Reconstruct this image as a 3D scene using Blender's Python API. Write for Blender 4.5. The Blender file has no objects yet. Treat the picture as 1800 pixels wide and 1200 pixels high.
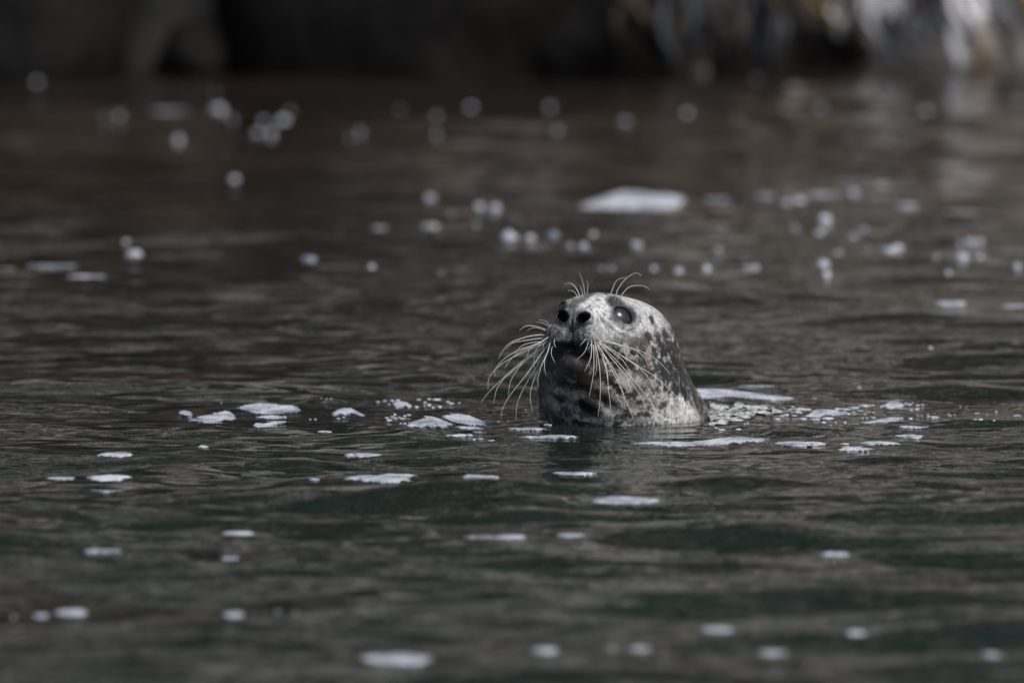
import bpy, math, random
import numpy as np
from mathutils import Vector, Matrix
from mathutils.bvhtree import BVHTree
from mathutils.geometry import tessellate_polygon
random.seed(7)
SC = bpy.context.scene
COL = SC.collection

# ---------------------------------------------------------------- camera
CAM_H, CAM_D = 2.0, 20.0
FPX = 18000.0                                  # focal length in pixels of an 1800 px wide picture
PITCH = math.radians(5.265)
cd = bpy.data.cameras.new('camera'); cam = bpy.data.objects.new('camera', cd); COL.objects.link(cam)
cam.location = (0, -CAM_D, CAM_H); cam.rotation_euler = (math.pi/2-PITCH, 0, 0)
cd.sensor_width = 36; cd.lens = 360; cd.clip_start = .5; cd.clip_end = 2000
cd.dof.use_dof = True; cd.dof.focus_distance = 19.80; cd.dof.aperture_fstop = 2.9
SC.camera = cam

# ---------------------------------------------------------------- light
SUN = Vector((.48, -.46, .80)).normalized()
w = bpy.data.worlds.new('World'); SC.world = w; w.use_nodes = True
nt = w.node_tree; nt.nodes.clear()
sky = nt.nodes.new('ShaderNodeTexSky'); sky.sky_type = 'NISHITA'; sky.sun_disc = False
sky.sun_elevation = math.asin(SUN.z); sky.sun_rotation = math.atan2(SUN.x, SUN.y)
sky.air_density = 1.0; sky.dust_density = 2.5
bg = nt.nodes.new('ShaderNodeBackground'); bg.inputs['Strength'].default_value = .085
wo = nt.nodes.new('ShaderNodeOutputWorld')
nt.links.new(sky.outputs[0], bg.inputs[0]); nt.links.new(bg.outputs[0], wo.inputs[0])
sd = bpy.data.lights.new('sun', 'SUN'); so = bpy.data.objects.new('sun', sd); COL.objects.link(so)
sd.energy = 2.2; sd.angle = math.radians(20); sd.color = (1, .965, .91)
so.location = SUN*30; so.rotation_euler = SUN.to_track_quat('Z', 'Y').to_euler()
vs = SC.view_settings; vs.view_transform = 'Standard'; vs.look = 'None'; vs.exposure = .05; vs.gamma = 1; vs.use_curve_mapping = False
try:
    SC.render.engine = 'CYCLES'
    SC.cycles.use_denoising = True; SC.cycles.denoiser = 'OPENIMAGEDENOISE'
    SC.cycles.max_bounces = 6; SC.cycles.sample_clamp_indirect = 4; SC.cycles.sample_clamp_direct = 0
    SC.cycles.caustics_reflective = False; SC.cycles.caustics_refractive = False
except Exception as e:
    print(e)

# ---------------------------------------------------------------- helpers
CP, SP = math.cos(PITCH), math.sin(PITCH)
CAMV = np.array([0, -CAM_D, CAM_H])
def ray(u, v):
    x = (u-900)/FPX; y = -(v-600)/FPX
    return np.array([x, CP + y*SP, -SP + y*CP])          # depth 1 along the view axis
def water_pt(u, v, z=0.0):
    d = ray(u, v); t = (z-CAM_H)/d[2]; p = CAMV + d*t
    return p
def to_px(P):
    r = P - CAMV
    dep = r[..., 1]*CP - r[..., 2]*SP
    up = r[..., 1]*SP + r[..., 2]*CP
    return 900 + FPX*r[..., 0]/dep, 600 - FPX*up/dep

def tag(o, label=None, cat=None, group=None, kind=None):
    if label: o['label'] = label
    if cat: o['category'] = cat
    if group: o['group'] = group
    if kind: o['kind'] = kind
    return o
def mesh_obj(name, V, F, mat, parent=None, smooth=True):
    me = bpy.data.meshes.new(name)
    V = np.asarray(V, dtype=np.float32)
    if isinstance(F, np.ndarray):
        n, k = F.shape
        me.vertices.add(len(V)); me.vertices.foreach_set('co', V.ravel())
        me.loops.add(n*k); me.loops.foreach_set('vertex_index', F.astype(np.int32).ravel())
        me.polygons.add(n); me.polygons.foreach_set('loop_start', np.arange(0, n*k, k, dtype=np.int32))
        me.update(calc_edges=True); me.validate()
    else:
        me.from_pydata([tuple(map(float, p)) for p in V], [], F); me.update()
    me.polygons.foreach_set('use_smooth', np.full(len(me.polygons), smooth))
    me.materials.append(mat)
    o = bpy.data.objects.new(name, me); COL.objects.link(o)
    if parent: o.parent = parent
    return o
def recenter(o, c):
    """move the object's origin to c, geometry stays in place"""
    me = o.data; n = len(me.vertices); a = np.empty(n*3, np.float32); me.vertices.foreach_get('co', a)
    a = a.reshape(-1, 3) - np.array(c, np.float32); me.vertices.foreach_set('co', a.ravel()); me.update()
    o.location = tuple(float(q) for q in c)

def hash3(i, j, k, s=0):
    n = (i*374761393 + j*668265263 + k*2147483647 + s*1274126177) & 0xffffffff
    n = ((n ^ (n >> 13))*1274126177) & 0xffffffff
    n = ((n ^ (n >> 16))*668265263) & 0xffffffff
    return ((n ^ (n >> 15)) & 0xffff)/65535.0
def vnoise(P, s=0):
    P = np.asarray(P, float); I = np.floor(P).astype(np.int64); f = P - I; f = f*f*(3-2*f)
    r = 0
    for a in (0, 1):
        for b in (0, 1):
            for c in (0, 1):
                wgt = (f[..., 0] if a else 1-f[..., 0])*(f[..., 1] if b else 1-f[..., 1])*(f[..., 2] if c else 1-f[..., 2])
                r = r + wgt*hash3(I[..., 0]+a, I[..., 1]+b, I[..., 2]+c, s)
    return r
def fbm(P, octv=4, s=0, gain=.5):
    P = np.asarray(P, float); r = 0; a = 1; t = 0
    for o in range(octv):
        r = r + a*vnoise(P*(2.03**o)+o*17.3, s+o); t += a; a *= gain
    return r/t
def sstep(a, b, x):
    t = np.clip((x-a)/(b-a), 0, 1); return t*t*(3-2*t)

# node helpers
def new_mat(name):
    m = bpy.data.materials.new(name); m.use_nodes = True
    nt = m.node_tree; return m, nt, nt.nodes['Principled BSDF']
def node(nt, t, **kw):
    n = nt.nodes.new(t)
    for k, v in kw.items():
        if k in n.inputs: n.inputs[k].default_value = v
        else: setattr(n, k, v)
    return n
def noise_node(nt, vec, scale, detail=3, rough=.5, dist=0):
    n = node(nt, 'ShaderNodeTexNoise'); n.inputs['Scale'].default_value = scale; n.inputs['Detail'].default_value = detail
    n.inputs['Roughness'].default_value = rough; n.inputs['Distortion'].default_value = dist
    nt.links.new(vec, n.inputs['Vector']); return n
def ramp(nt, fac, stops):
    r = node(nt, 'ShaderNodeValToRGB'); cr = r.color_ramp
    while len(cr.elements) < len(stops): cr.elements.new(.5)
    for e, (p, c) in zip(cr.elements, stops):
        e.position = p; e.color = (*c, 1) if len(c) == 3 else c
    nt.links.new(fac, r.inputs[0]); return r
def mapping(nt, vec, scale=(1, 1, 1), loc=(0, 0, 0)):
    m = node(nt, 'ShaderNodeMapping'); m.inputs['Scale'].default_value = scale; m.inputs['Location'].default_value = loc
    nt.links.new(vec, m.inputs['Vector']); return m.outputs[0]
def coords(nt, which='Object'):
    return node(nt, 'ShaderNodeTexCoord').outputs[which]
def world_pos(nt):
    return node(nt, 'ShaderNodeNewGeometry').outputs['Position']

# ---------------------------------------------------------------- materials
def m_water():
    m, nt, b = new_mat('dark_green_water'); pos = world_pos(nt)
    n = noise_node(nt, mapping(nt, pos, (1, .8, 1)), 1.6, 3, .6)
    r = ramp(nt, n.outputs[0], [(.3, (.0120, .0165, .0135)), (.5, (.0115, .0198, .0160)), (.75, (.0110, .0238, .0185))])
    # brown mirrored from the shore rocks, put into the water colour towards the shore
    sp = node(nt, 'ShaderNodeSeparateXYZ'); nt.links.new(pos, sp.inputs[0])
    sh = node(nt, 'ShaderNodeMapRange'); sh.inputs['From Min'].default_value = -1.5; sh.inputs['From Max'].default_value = 7; nt.links.new(sp.outputs[1], sh.inputs['Value'])
    mw = node(nt, 'ShaderNodeMix', data_type='RGBA'); nt.links.new(sh.outputs[0], mw.inputs[0]); nt.links.new(r.outputs[0], mw.inputs[6]); mw.inputs[7].default_value = (.0230, .0170, .0130, 1)
    nt.links.new(mw.outputs[2], b.inputs['Base Color'])
    b.inputs['IOR'].default_value = 1.333; b.inputs['Roughness'].default_value = .03
    b1 = noise_node(nt, mapping(nt, pos, (.32, 1, 1)), 34, 2, .5, .5)
    b2 = noise_node(nt, mapping(nt, pos, (.38, 1, 1)), 10, 2, .5, .4)
    bu = node(nt, 'ShaderNodeBump'); bu.inputs['Distance'].default_value = .0013; bu.inputs['Strength'].default_value = 1
    bv = node(nt, 'ShaderNodeBump'); bv.inputs['Distance'].default_value = .0080; bv.inputs['Strength'].default_value = 1
    nt.links.new(b1.outputs[0], bu.inputs['Height']); nt.links.new(b2.outputs[0], bv.inputs['Height'])
    nt.links.new(bv.outputs[0], bu.inputs['Normal']); nt.links.new(bu.outputs[0], b.inputs['Normal'])
    return m
def m_foam():
    m, nt, b = new_mat('sea_foam'); pos = world_pos(nt)
    n = noise_node(nt, mapping(nt, pos, (1, .35, 1)), 30, 4, .6, .8)
    n2 = noise_node(nt, pos, 9, 2)
    mx = node(nt, 'ShaderNodeMath', operation='MULTIPLY'); nt.links.new(n.outputs[0], mx.inputs[0]); nt.links.new(n2.outputs[0], mx.inputs[1])
    r = ramp(nt, mx.outputs[0], [(.12, (.17, .20, .25)), (.22, (.50, .54, .61)), (.33, (.76, .80, .87))])
    nt.links.new(r.outputs[0], b.inputs['Base Color']); b.inputs['Roughness'].default_value = .5
    na = noise_node(nt, mapping(nt, pos, (1, .22, 1)), 75, 3, .6, 1.2)
    ra = ramp(nt, na.outputs[0], [(.30, (.35,)*3), (.44, (1,)*3)])
    co = node(nt, 'ShaderNodeAttribute'); co.attribute_name = 'core'
    nb = noise_node(nt, mapping(nt, pos, (1, .3, 1)), 150, 3, .6)
    e1 = node(nt, 'ShaderNodeMath', operation='MULTIPLY_ADD'); nt.links.new(co.outputs['Fac'], e1.inputs[0]); e1.inputs[1].default_value = 1.1; nt.links.new(nb.outputs[0], e1.inputs[2])
    e2 = node(nt, 'ShaderNodeMapRange'); e2.inputs['From Min'].default_value = .46; e2.inputs['From Max'].default_value = .62; nt.links.new(e1.outputs[0], e2.inputs['Value'])
    e3 = node(nt, 'ShaderNodeMath', operation='MULTIPLY'); nt.links.new(e2.outputs[0], e3.inputs[0]); nt.links.new(ra.outputs[0], e3.inputs[1])
    nt.links.new(e3.outputs[0], b.inputs['Alpha'])
    v = node(nt, 'ShaderNodeTexVoronoi'); v.inputs['Scale'].default_value = 260; nt.links.new(pos, v.inputs['Vector'])
    bu = node(nt, 'ShaderNodeBump'); bu.inputs['Distance'].default_value = .0012; bu.inputs['Strength'].default_value = .7
    nt.links.new(v.outputs['Distance'], bu.inputs['Height']); nt.links.new(bu.outputs[0], b.inputs['Normal'])
    return m
def m_rock(name, dark, mid, pale, sc=1.0, rough=.55):
    m, nt, b = new_mat(name); pos = world_pos(nt)
    n1 = noise_node(nt, mapping(nt, pos, (1, 1, .75)), .95*sc, 5, .62, .9)
    n2 = noise_node(nt, mapping(nt, pos, (1.6, 1, .5)), 4*sc, 5, .65, .5)
    mx = node(nt, 'ShaderNodeMath', operation='MULTIPLY_ADD'); mx.inputs[1].default_value = .62
    nt.links.new(n1.outputs[0], mx.inputs[0])
    mb = node(nt, 'ShaderNodeMath', operation='MULTIPLY'); mb.inputs[1].default_value = .38; nt.links.new(n2.outputs[0], mb.inputs[0]); nt.links.new(mb.outputs[0], mx.inputs[2])
    r = ramp(nt, mx.outputs[0], [(.36, dark), (.5, mid), (.64, pale)])
    nt.links.new(r.outputs[0], b.inputs['Base Color']); b.inputs['Roughness'].default_value = rough; b.inputs['Specular IOR Level'].default_value = .12 if pale[0] < .05 else .4
    bu = node(nt, 'ShaderNodeBump'); bu.inputs['Distance'].default_value = .05; bu.inputs['Strength'].default_value = .8
    nt.links.new(n2.outputs[0], bu.inputs['Height']); nt.links.new(bu.outputs[0], b.inputs['Normal'])
    return m
def m_cliff():
    m, nt, b = new_mat('weathered_shore_rock'); pos = world_pos(nt)
    n1 = noise_node(nt, mapping(nt, pos, (.55, 1, 1.3)), .9, 4, .55, 1.0)
    n2 = noise_node(nt, mapping(nt, pos, (.8, 1, 1.2)), 3.2, 3, .6, .5)
    mx = node(nt, 'ShaderNodeMath', operation='MULTIPLY_ADD'); mx.inputs[1].default_value = .72
    nt.links.new(n1.outputs[0], mx.inputs[0])
    mb = node(nt, 'ShaderNodeMath', operation='MULTIPLY'); mb.inputs[1].default_value = .28; nt.links.new(n2.outputs[0], mb.inputs[0]); nt.links.new(mb.outputs[0], mx.inputs[2])
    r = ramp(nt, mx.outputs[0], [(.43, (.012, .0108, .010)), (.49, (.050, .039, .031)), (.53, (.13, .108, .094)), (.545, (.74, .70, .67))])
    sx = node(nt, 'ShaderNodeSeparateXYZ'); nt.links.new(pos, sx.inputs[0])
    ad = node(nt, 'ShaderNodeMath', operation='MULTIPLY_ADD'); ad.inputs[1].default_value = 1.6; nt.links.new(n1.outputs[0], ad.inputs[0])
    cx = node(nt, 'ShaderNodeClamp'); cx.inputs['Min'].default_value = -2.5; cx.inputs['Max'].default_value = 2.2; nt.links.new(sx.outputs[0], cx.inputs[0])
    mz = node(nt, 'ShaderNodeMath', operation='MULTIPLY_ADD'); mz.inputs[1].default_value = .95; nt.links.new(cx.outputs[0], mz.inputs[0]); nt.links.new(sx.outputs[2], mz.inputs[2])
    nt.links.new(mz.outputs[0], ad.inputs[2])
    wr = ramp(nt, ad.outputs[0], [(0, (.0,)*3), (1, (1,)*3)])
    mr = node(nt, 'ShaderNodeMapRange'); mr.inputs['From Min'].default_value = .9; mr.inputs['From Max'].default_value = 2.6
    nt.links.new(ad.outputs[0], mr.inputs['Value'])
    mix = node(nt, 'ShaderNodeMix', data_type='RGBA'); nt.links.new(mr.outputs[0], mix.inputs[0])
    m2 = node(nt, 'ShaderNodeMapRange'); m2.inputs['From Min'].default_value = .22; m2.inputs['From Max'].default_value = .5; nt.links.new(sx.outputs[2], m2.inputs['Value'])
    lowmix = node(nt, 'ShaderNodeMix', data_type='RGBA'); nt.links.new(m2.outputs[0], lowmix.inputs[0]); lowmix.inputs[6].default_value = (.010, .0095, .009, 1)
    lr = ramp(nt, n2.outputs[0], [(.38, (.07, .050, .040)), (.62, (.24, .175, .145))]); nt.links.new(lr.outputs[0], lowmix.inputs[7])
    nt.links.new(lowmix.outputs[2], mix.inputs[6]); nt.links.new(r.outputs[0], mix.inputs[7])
    nt.links.new(mix.outputs[2], b.inputs['Base Color']); b.inputs['Roughness'].default_value = .7; b.inputs['Specular IOR Level'].default_value = .25
    bu = node(nt, 'ShaderNodeBump'); bu.inputs['Distance'].default_value = .06; bu.inputs['Strength'].default_value = .8
    nt.links.new(n2.outputs[0], bu.inputs['Height']); nt.links.new(bu.outputs[0], b.inputs['Normal'])
    return m
def m_plain(name, col, rough=.5, var=.25, sc=20, spec=.5):
    m, nt, b = new_mat(name); pos = coords(nt)
    n = noise_node(nt, pos, sc, 3)
    lo = tuple(c*(1-var) for c in col); hi = tuple(min(1, c*(1+var)) for c in col)
    r = ramp(nt, n.outputs[0], [(.3, lo), (.7, hi)])
    nt.links.new(r.outputs[0], b.inputs['Base Color']); b.inputs['Roughness'].default_value = rough
    b.inputs['Specular IOR Level'].default_value = spec
    return m
def m_coat():
    m, nt, b = new_mat('spotted_wet_fur')
    at = node(nt, 'ShaderNodeAttribute'); at.attribute_name = 'coat'
    pos = world_pos(nt)
    mp = mapping(nt, pos, (1.0, .6, .38))
    rot = node(nt, 'ShaderNodeVectorRotate', rotation_type='Y_AXIS'); rot.inputs['Angle'].default_value = math.radians(-18)
    nt.links.new(pos, rot.inputs['Vector'])
    mp = mapping(nt, rot.outputs[0], (1.0, .6, .22))
    n = noise_node(nt, mp, 400, 2, .6)
    r = ramp(nt, n.outputs[0], [(.28, (.55, .55, .55)), (.72, (1.38, 1.38, 1.38))])
    mx = node(nt, 'ShaderNodeMix', data_type='RGBA', blend_type='MULTIPLY'); mx.inputs['Factor'].default_value = .9
    nt.links.new(at.outputs['Color'], mx.inputs[6]); nt.links.new(r.outputs[0], mx.inputs[7])
    nt.links.new(mx.outputs[2], b.inputs['Base Color'])
    wet = node(nt, 'ShaderNodeAttribute'); wet.attribute_name = 'wet'
    rr = ramp(nt, wet.outputs['Fac'], [(0, (.62,)*3), (1, (.24,)*3)])
    nt.links.new(rr.outputs[0], b.inputs['Roughness'])
    b.inputs['Specular IOR Level'].default_value = .5
    bu = node(nt, 'ShaderNodeBump'); bu.inputs['Distance'].default_value = .0009; bu.inputs['Strength'].default_value = .8
    n3 = noise_node(nt, mp, 300, 3, .6)
    nt.links.new(n3.outputs[0], bu.inputs['Height']); nt.links.new(bu.outputs[0], b.inputs['Normal'])
    return m
def m_eye():
    m, nt, b = new_mat('dark_wet_eye')
    b.inputs['Base Color'].default_value = (.024, .021, .024, 1); b.inputs['Roughness'].default_value = .30
    b.inputs['IOR'].default_value = 1.5; b.inputs['Coat Weight'].default_value = .45; b.inputs['Coat Roughness'].default_value = .06
    return m
M_WATER, M_FOAM, M_COAT, M_EYE = m_water(), m_foam(), m_coat(), m_eye()
M_WHISK = m_plain('whisker_hair', (.78, .77, .72), .35, .12, 60)
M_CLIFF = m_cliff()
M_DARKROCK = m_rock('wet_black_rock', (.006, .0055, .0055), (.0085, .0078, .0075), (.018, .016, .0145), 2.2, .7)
M_TANROCK = m_rock('tan_barnacled_rock', (.12, .10, .085), (.38, .335, .295), (.66, .63, .60), 2.5, .6)

# ---------------------------------------------------------------- foam data (pixel centre, width, height of the 1800 px photograph)
PADS = [  # (u, v, w, h, roughness, label)
 (204,799,64,11,.10,'small oval foam patch on the left, above a pair of touching foam ovals'),
 (108,841,50,8,.18,'thin foam sliver joined to the left tip of a larger foam oval'),
 (191,840,78,13,.10,'foam oval at the left with a thin sliver reaching from its left tip'),
 (187,865,14,5,.10,'tiny foam dash just below the paired foam ovals at the left'),
 (637,800,64,9,.08,'smooth lens of foam above the wide split foam patch, left of the seal'),
 (553,843,22,6,.08,'tiny foam dash left of the wide split foam patch'),
 (671,840,128,16,.30,'wide split foam patch with a lobe hanging below its middle'),
 (843,839,62,13,.28,'ragged slanted foam patch right of the wide split one'),
 (1009,832,72,9,.12,'thin tapering foam sliver below the reflection of the seal'),
 (1094,879,122,17,.12,'long bright foam patch in front of and below the seal'),
 (418,937,62,11,.06,'rounded foam dash standing above a smaller foam spot, lower left'),
 (404,981,36,10,.06,'small foam spot directly below a wider foam dash, lower left'),
 (182,968,70,10,.06,'lone flat foam dash at the lower left'),
 (846,944,50,6,.2,'faint thin foam streak ending at a brighter foam dash'),
 (897,944,62,11,.12,'foam dash with a faint streak trailing off its left end'),
 (1003,941,54,10,.08,'short foam dash right of the one with a trailing streak'),
 (1469,974,52,13,.06,'lone oval foam spot at the lower right'),
 (699,1158,135,25,.06,'largest soft white foam oval at the bottom edge of the water'),
 (126,1076,62,17,.08,'widest of the three blurred foam dashes near the bottom left corner'),
 (72,1082,34,14,.10,'middle one of the three blurred foam dashes near the bottom left corner'),
 (24,1085,14,9,.10,'faintest of the three blurred foam dashes near the bottom left corner'),
 (411,1080,40,18,.10,'blurred foam spot left of two small greenish dots near the bottom'),
 (488,1075,14,10,.10,'left one of two small dim foam dots near the bottom'),
 (520,1077,14,10,.10,'right one of two small dim foam dots near the bottom'),
 (959,1143,55,18,.06,'blurred foam dash right of the largest oval at the bottom'),
 (1075,1140,16,12,.10,'small dim foam dot left of a blurred foam dash at the bottom'),
 (1125,1140,40,16,.08,'blurred foam dash with a small dim dot on its left, at the bottom'),
 (1260,1106,70,16,.06,'blurred foam dash standing highest among the bottom right ones'),
 (1358,1147,56,18,.06,'blurred foam dash below and right of the widest bottom right dash'),
 (1506,1113,42,17,.06,'small blurred foam oval at the lower right, second from the right edge'),
 (1742,1150,42,18,.06,'blurred foam oval nearest the bottom right corner'),
 (1669,534,64,18,.06,'bright foam oval right of the seal near the right edge'),
 (1783,538,58,12,.10,'foam sliver cut by the right edge beside a bright oval'),
 (154,486,78,14,.05,'bluish foam dash near the left edge of the water'),
 (92,468,100,10,.15,'dim foam streak just above the bluish dash at the left edge'),
 (12,473,40,9,.15,'faint foam streak cut by the left edge'),
 (1190,780,120,10,.40,'combed foam streak in front of the seal, under its bright reflection'),
 (1405,780,100,9,.18,'doubled thin foam lens below the wake'),
 (1545,779,74,7,.22,'thin pointed foam sliver above a bluish streak, right of the wake'),
 (1503,789,54,9,.25,'bluish foam streak under a thin pointed sliver'),
 (1600,767,46,9,.22,'bright ragged foam patch right of the wake, the lower of two'),
 (1604,751,46,7,.22,'ragged foam patch right of the wake, the upper of two'),
 (925,754,72,6,.25,'thin pale foam streak under the left whiskers'),
 (968,768,94,7,.45,'combed bluish foam streak in front of the chin'),
 (955,741,24,7,.10,'small slanted foam leaf at the left foot of the neck'),
 (962,747,16,4,.10,'tiny foam chip under the slanted leaf at the neck'),
 (570,759,28,5,.08,'small slanted foam dash below the arched foam patch'),
 (357,785,16,6,.25,'small bright foam chip on a dark hollow at the left'),
 (1330,679,64,4,.3,'faint foam thread above the long foam band behind the seal'),
 (1510,681,12,5,.1,'small lone foam chip above the right end of the wake'),
 (1432,701,14,3,.1,'tiny foam chip right of the tip of the long foam band'),
 (1788,731,16,6,.1,'foam chip at the right edge level with the wake'),
 (1717,727,13,5,.1,'small arched foam chip at the right beyond the wake'),
 (1640,733,26,4,.2,'slanted foam stroke right of the wake'),
 (1523,713,34,5,.15,'flat foam leaf between the wake and the peaked foam patch'),
 # far, blurred
 (297,196,84,20,.12,'wide bluish blurred foam patch in the upper left'),
 (757,397,44,15,.12,'bright blurred foam oval in the middle distance left of the large patch'),
 (668,401,40,8,.15,'dim blurred foam streak left of a bright blurred oval'),
 (1592,362,56,16,.12,'blurred foam patch at the right end of the far foam line'),
 (1447,342,70,16,.15,'brightest blurred foam patch of the far foam line right of the large one'),
 (1345,344,44,12,.2,'dim blurred foam patch of the far foam line, left of the brightest'),
 (1260,351,56,10,.2,'faint blurred foam patch next to the large far one'),
 (1550,325,38,12,.12,'blurred foam patch highest in the far foam line'),
]
POLYS = [  # outlines in picture coordinates
 ('broad arched foam patch with a comb edge, far left of the seal',
  [(417,718),(430,713),(447,711),(462,709),(478,710),(495,713),(513,713),(526,716),(518,718),(528,720),(520,722),(527,724),(508,725),(497,726),(478,728),(460,728),(446,727),(436,723),(424,720)]),
 ('stepped ragged foam patch left of the broad arched one',
  [(333,740),(340,736),(350,735),(347,733),(360,731),(373,729),(377,726),(385,727),(383,724),(391,725),(395,722),(405,725),(413,732),(408,733),(415,736),(405,739),(394,738),(385,741),(360,742),(345,741)]),
 ('small rounded foam patch at the left tip of the stepped one',
  [(315,728),(318,723),(325,722),(333,724),(337,728),(330,731),(322,730)]),
 ('thin foam strip just below the broad arched patch',
  [(449,734),(462,732),(480,731),(495,733),(503,732),(504,734),(485,736),(468,736)]),
 ('faint lower foam strip under the broad arched patch',
  [(445,748),(450,744),(465,745),(480,742),(500,740),(504,742),(490,745),(470,749),(452,752)]),
 ('arched foam patch with a pointed right tail, between the broad arch and the seal',
  [(584,728),(590,724),(592,721),(603,718),(617,718),(624,722),(632,726),(643,732),(635,732),(624,728),(616,727),(605,730),(598,727),(592,730)]),
 ('bright swirled foam patch above the two feathered foam fans',
  [(690,711),(694,707),(705,706),(716,708),(724,714),(718,717),(712,713),(706,717),(696,717),(694,714)]),
 ('left one of the two feathered foam fans left of the seal',
  [(714,749),(722,744),(728,741),(735,739),(744,736),(750,736),(745,732),(755,732),(768,735),(780,740),(797,747),(786,748),(778,751),(765,750),(757,751),(748,749),(738,752),(728,750),(722,752)]),
 ('right one of the two feathered foam fans left of the seal',
  [(778,733),(786,730),(795,731),(793,728),(808,728),(825,731),(840,737),(855,744),(846,745),(856,748),(838,747),(826,748),(812,745),(800,744),(790,739),(782,736)]),
 ('flat foam strip below the right feathered fan',
  [(802,751),(815,750),(835,751),(847,753),(848,756),(830,755),(812,755)]),
 ('long smooth foam band on the water behind the neck of the seal',
  [(1205,687),(1225,685),(1250,684),(1275,685),(1300,688),(1330,692),(1360,696),(1392,699),(1396,701),(1385,703),(1355,704),(1325,701),(1295,699),(1275,697),(1260,699),(1240,700),(1205,700)]),
 ('jagged foam band in front of the seal, running right from the neck',
  [(1222,776),(1240,775),(1252,773),(1265,770),(1290,768),(1320,769),(1354,772),(1340,774),(1330,777),(1312,776),(1300,780),(1288,777),(1275,782),(1250,783),(1225,784)]),
 ('peaked foam patch at the far right end of the wake',
  [(1547,715),(1556,712),(1562,708),(1572,706),(1582,708),(1590,713),(1584,716),(1572,718),(1560,719),(1556,715)]),
 ('large overlapping foam patch at the right end of the frothy wake',
  [(1413,733),(1424,728),(1430,722),(1440,720),(1455,720),(1470,722),(1481,728),(1474,731),(1460,731),(1450,729),(1443,733),(1430,734)]),
 ('layered slanted foam patch below the peaked one',
  [(1513,744),(1530,741),(1540,738),(1555,735),(1570,734),(1588,734),(1580,738),(1582,741),(1570,741),(1558,742),(1540,743),(1525,745)]),
]
FLECKS = [  # clusters of tiny chips: label, list of (u, v, w, h)
 ('tiny foam chip scattered around the bright swirled foam patch', 'foam chips around the swirled patch',
  [(664,706,9,3),(676,704,10,3),(688,704,10,4),(699,703,10,3),(736,702,9,3),(754,701,8,3),(767,702,18,4),(747,707,7,3),(754,711,9,3),(732,715,11,4),(746,714,4,3),(761,716,7,3),(773,715,9,4),(787,706,9,4),(793,709,13,4),(807,708,5,3),(683,710,8,3)]),
 ('tiny foam chip left of the left feathered fan', 'foam chips beside the left fan',
  [(680,734,10,3),(690,732,12,3),(700,733,9,3),(711,731,8,3),(718,729,10,3),(684,738,12,3),(695,736,9,3),(706,735,10,3),(704,744,6,3),(711,744,8,3),(720,743,8,3),(694,728,6,3)]),
 ('small foam dash in the slanted row under the feathered fans', 'foam dashes under the fans',
  [(790,765,13,3),(799,765,16,4),(810,764,18,4),(825,764,12,4),(839,759,20,4),(833,772,8,3),(844,771,14,4),(863,774,12,4),(876,741,5,4),(893,741,5,4)]),
 ('small foam chip beside the broad arched foam patch', 'foam chips beside the arched patch',
  [(389,708,4,3),(545,737,6,4),(554,737,7,4),(587,730,6,3),(594,735,9,3),(604,733,8,3),(565,700,5,3),(574,701,7,3),(582,701,5,3)]),
 ('small foam chip trailing behind the frothy wake', 'foam chips at the right end of the wake',
  [(1365,736,14,4),(1372,731,12,4),(1380,729,16,4),(1395,724,14,3),(1404,725,16,4),(1396,730,12,3),(1412,736,14,4),(1432,737,22,4),(1456,735,22,5),(1472,718,12,3),(1485,719,20,4),(1500,716,22,4),(1483,724,14,3),(1490,727,12,4),(1500,724,10,3),(1512,722,12,3),(1524,724,14,3),(1535,725,9,3),(1520,728,8,3),(1516,735,6,3),(1524,735,5,3),(1535,734,10,3),(1400,720,18,3),(1418,719,16,3)]),
 ('small foam chip clustered around the peaked foam patch', 'foam chips around the peaked patch',
  [(1592,709,8,4),(1599,711,9,4),(1604,708,6,3),(1613,712,9,4),(1621,711,7,3),(1602,721,7,4),(1611,719,10,4),(1600,735,10,3),(1631,729,5,3),(1669,730,9,3),(1667,727,5,3),(1678,729,4,3)]),
 ('bright bead of foam far right of the wake', 'foam beads at the far right',
  [(1688,714,4,4),(1699,715,4,4),(1735,729,4,3),(1714,737,9,3),(1724,737,10,4),(1751,723,6,3),(1747,739,5,3),(1643,727,4,3),(1636,611,9,5)]),
 ('bright droplet of foam at the right foot of the neck', 'foam chips at the foot of the neck',
  [(1309,745,5,3),(1314,743,5,3),(1258,752,10,3),(1268,755,14,3),(1298,754,11,3),(966,739,5,3),(924,720,5,3),(1485,742,8,3),(1469,742,6,3),(1448,742,9,3)]),
 ('little foam chip above the wake end', 'foam chips above the wake',
  [(1393,715,8,3),(1460,747,5,3),(1442,781,5,3),(1485,780,16,3)]),
]
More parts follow.
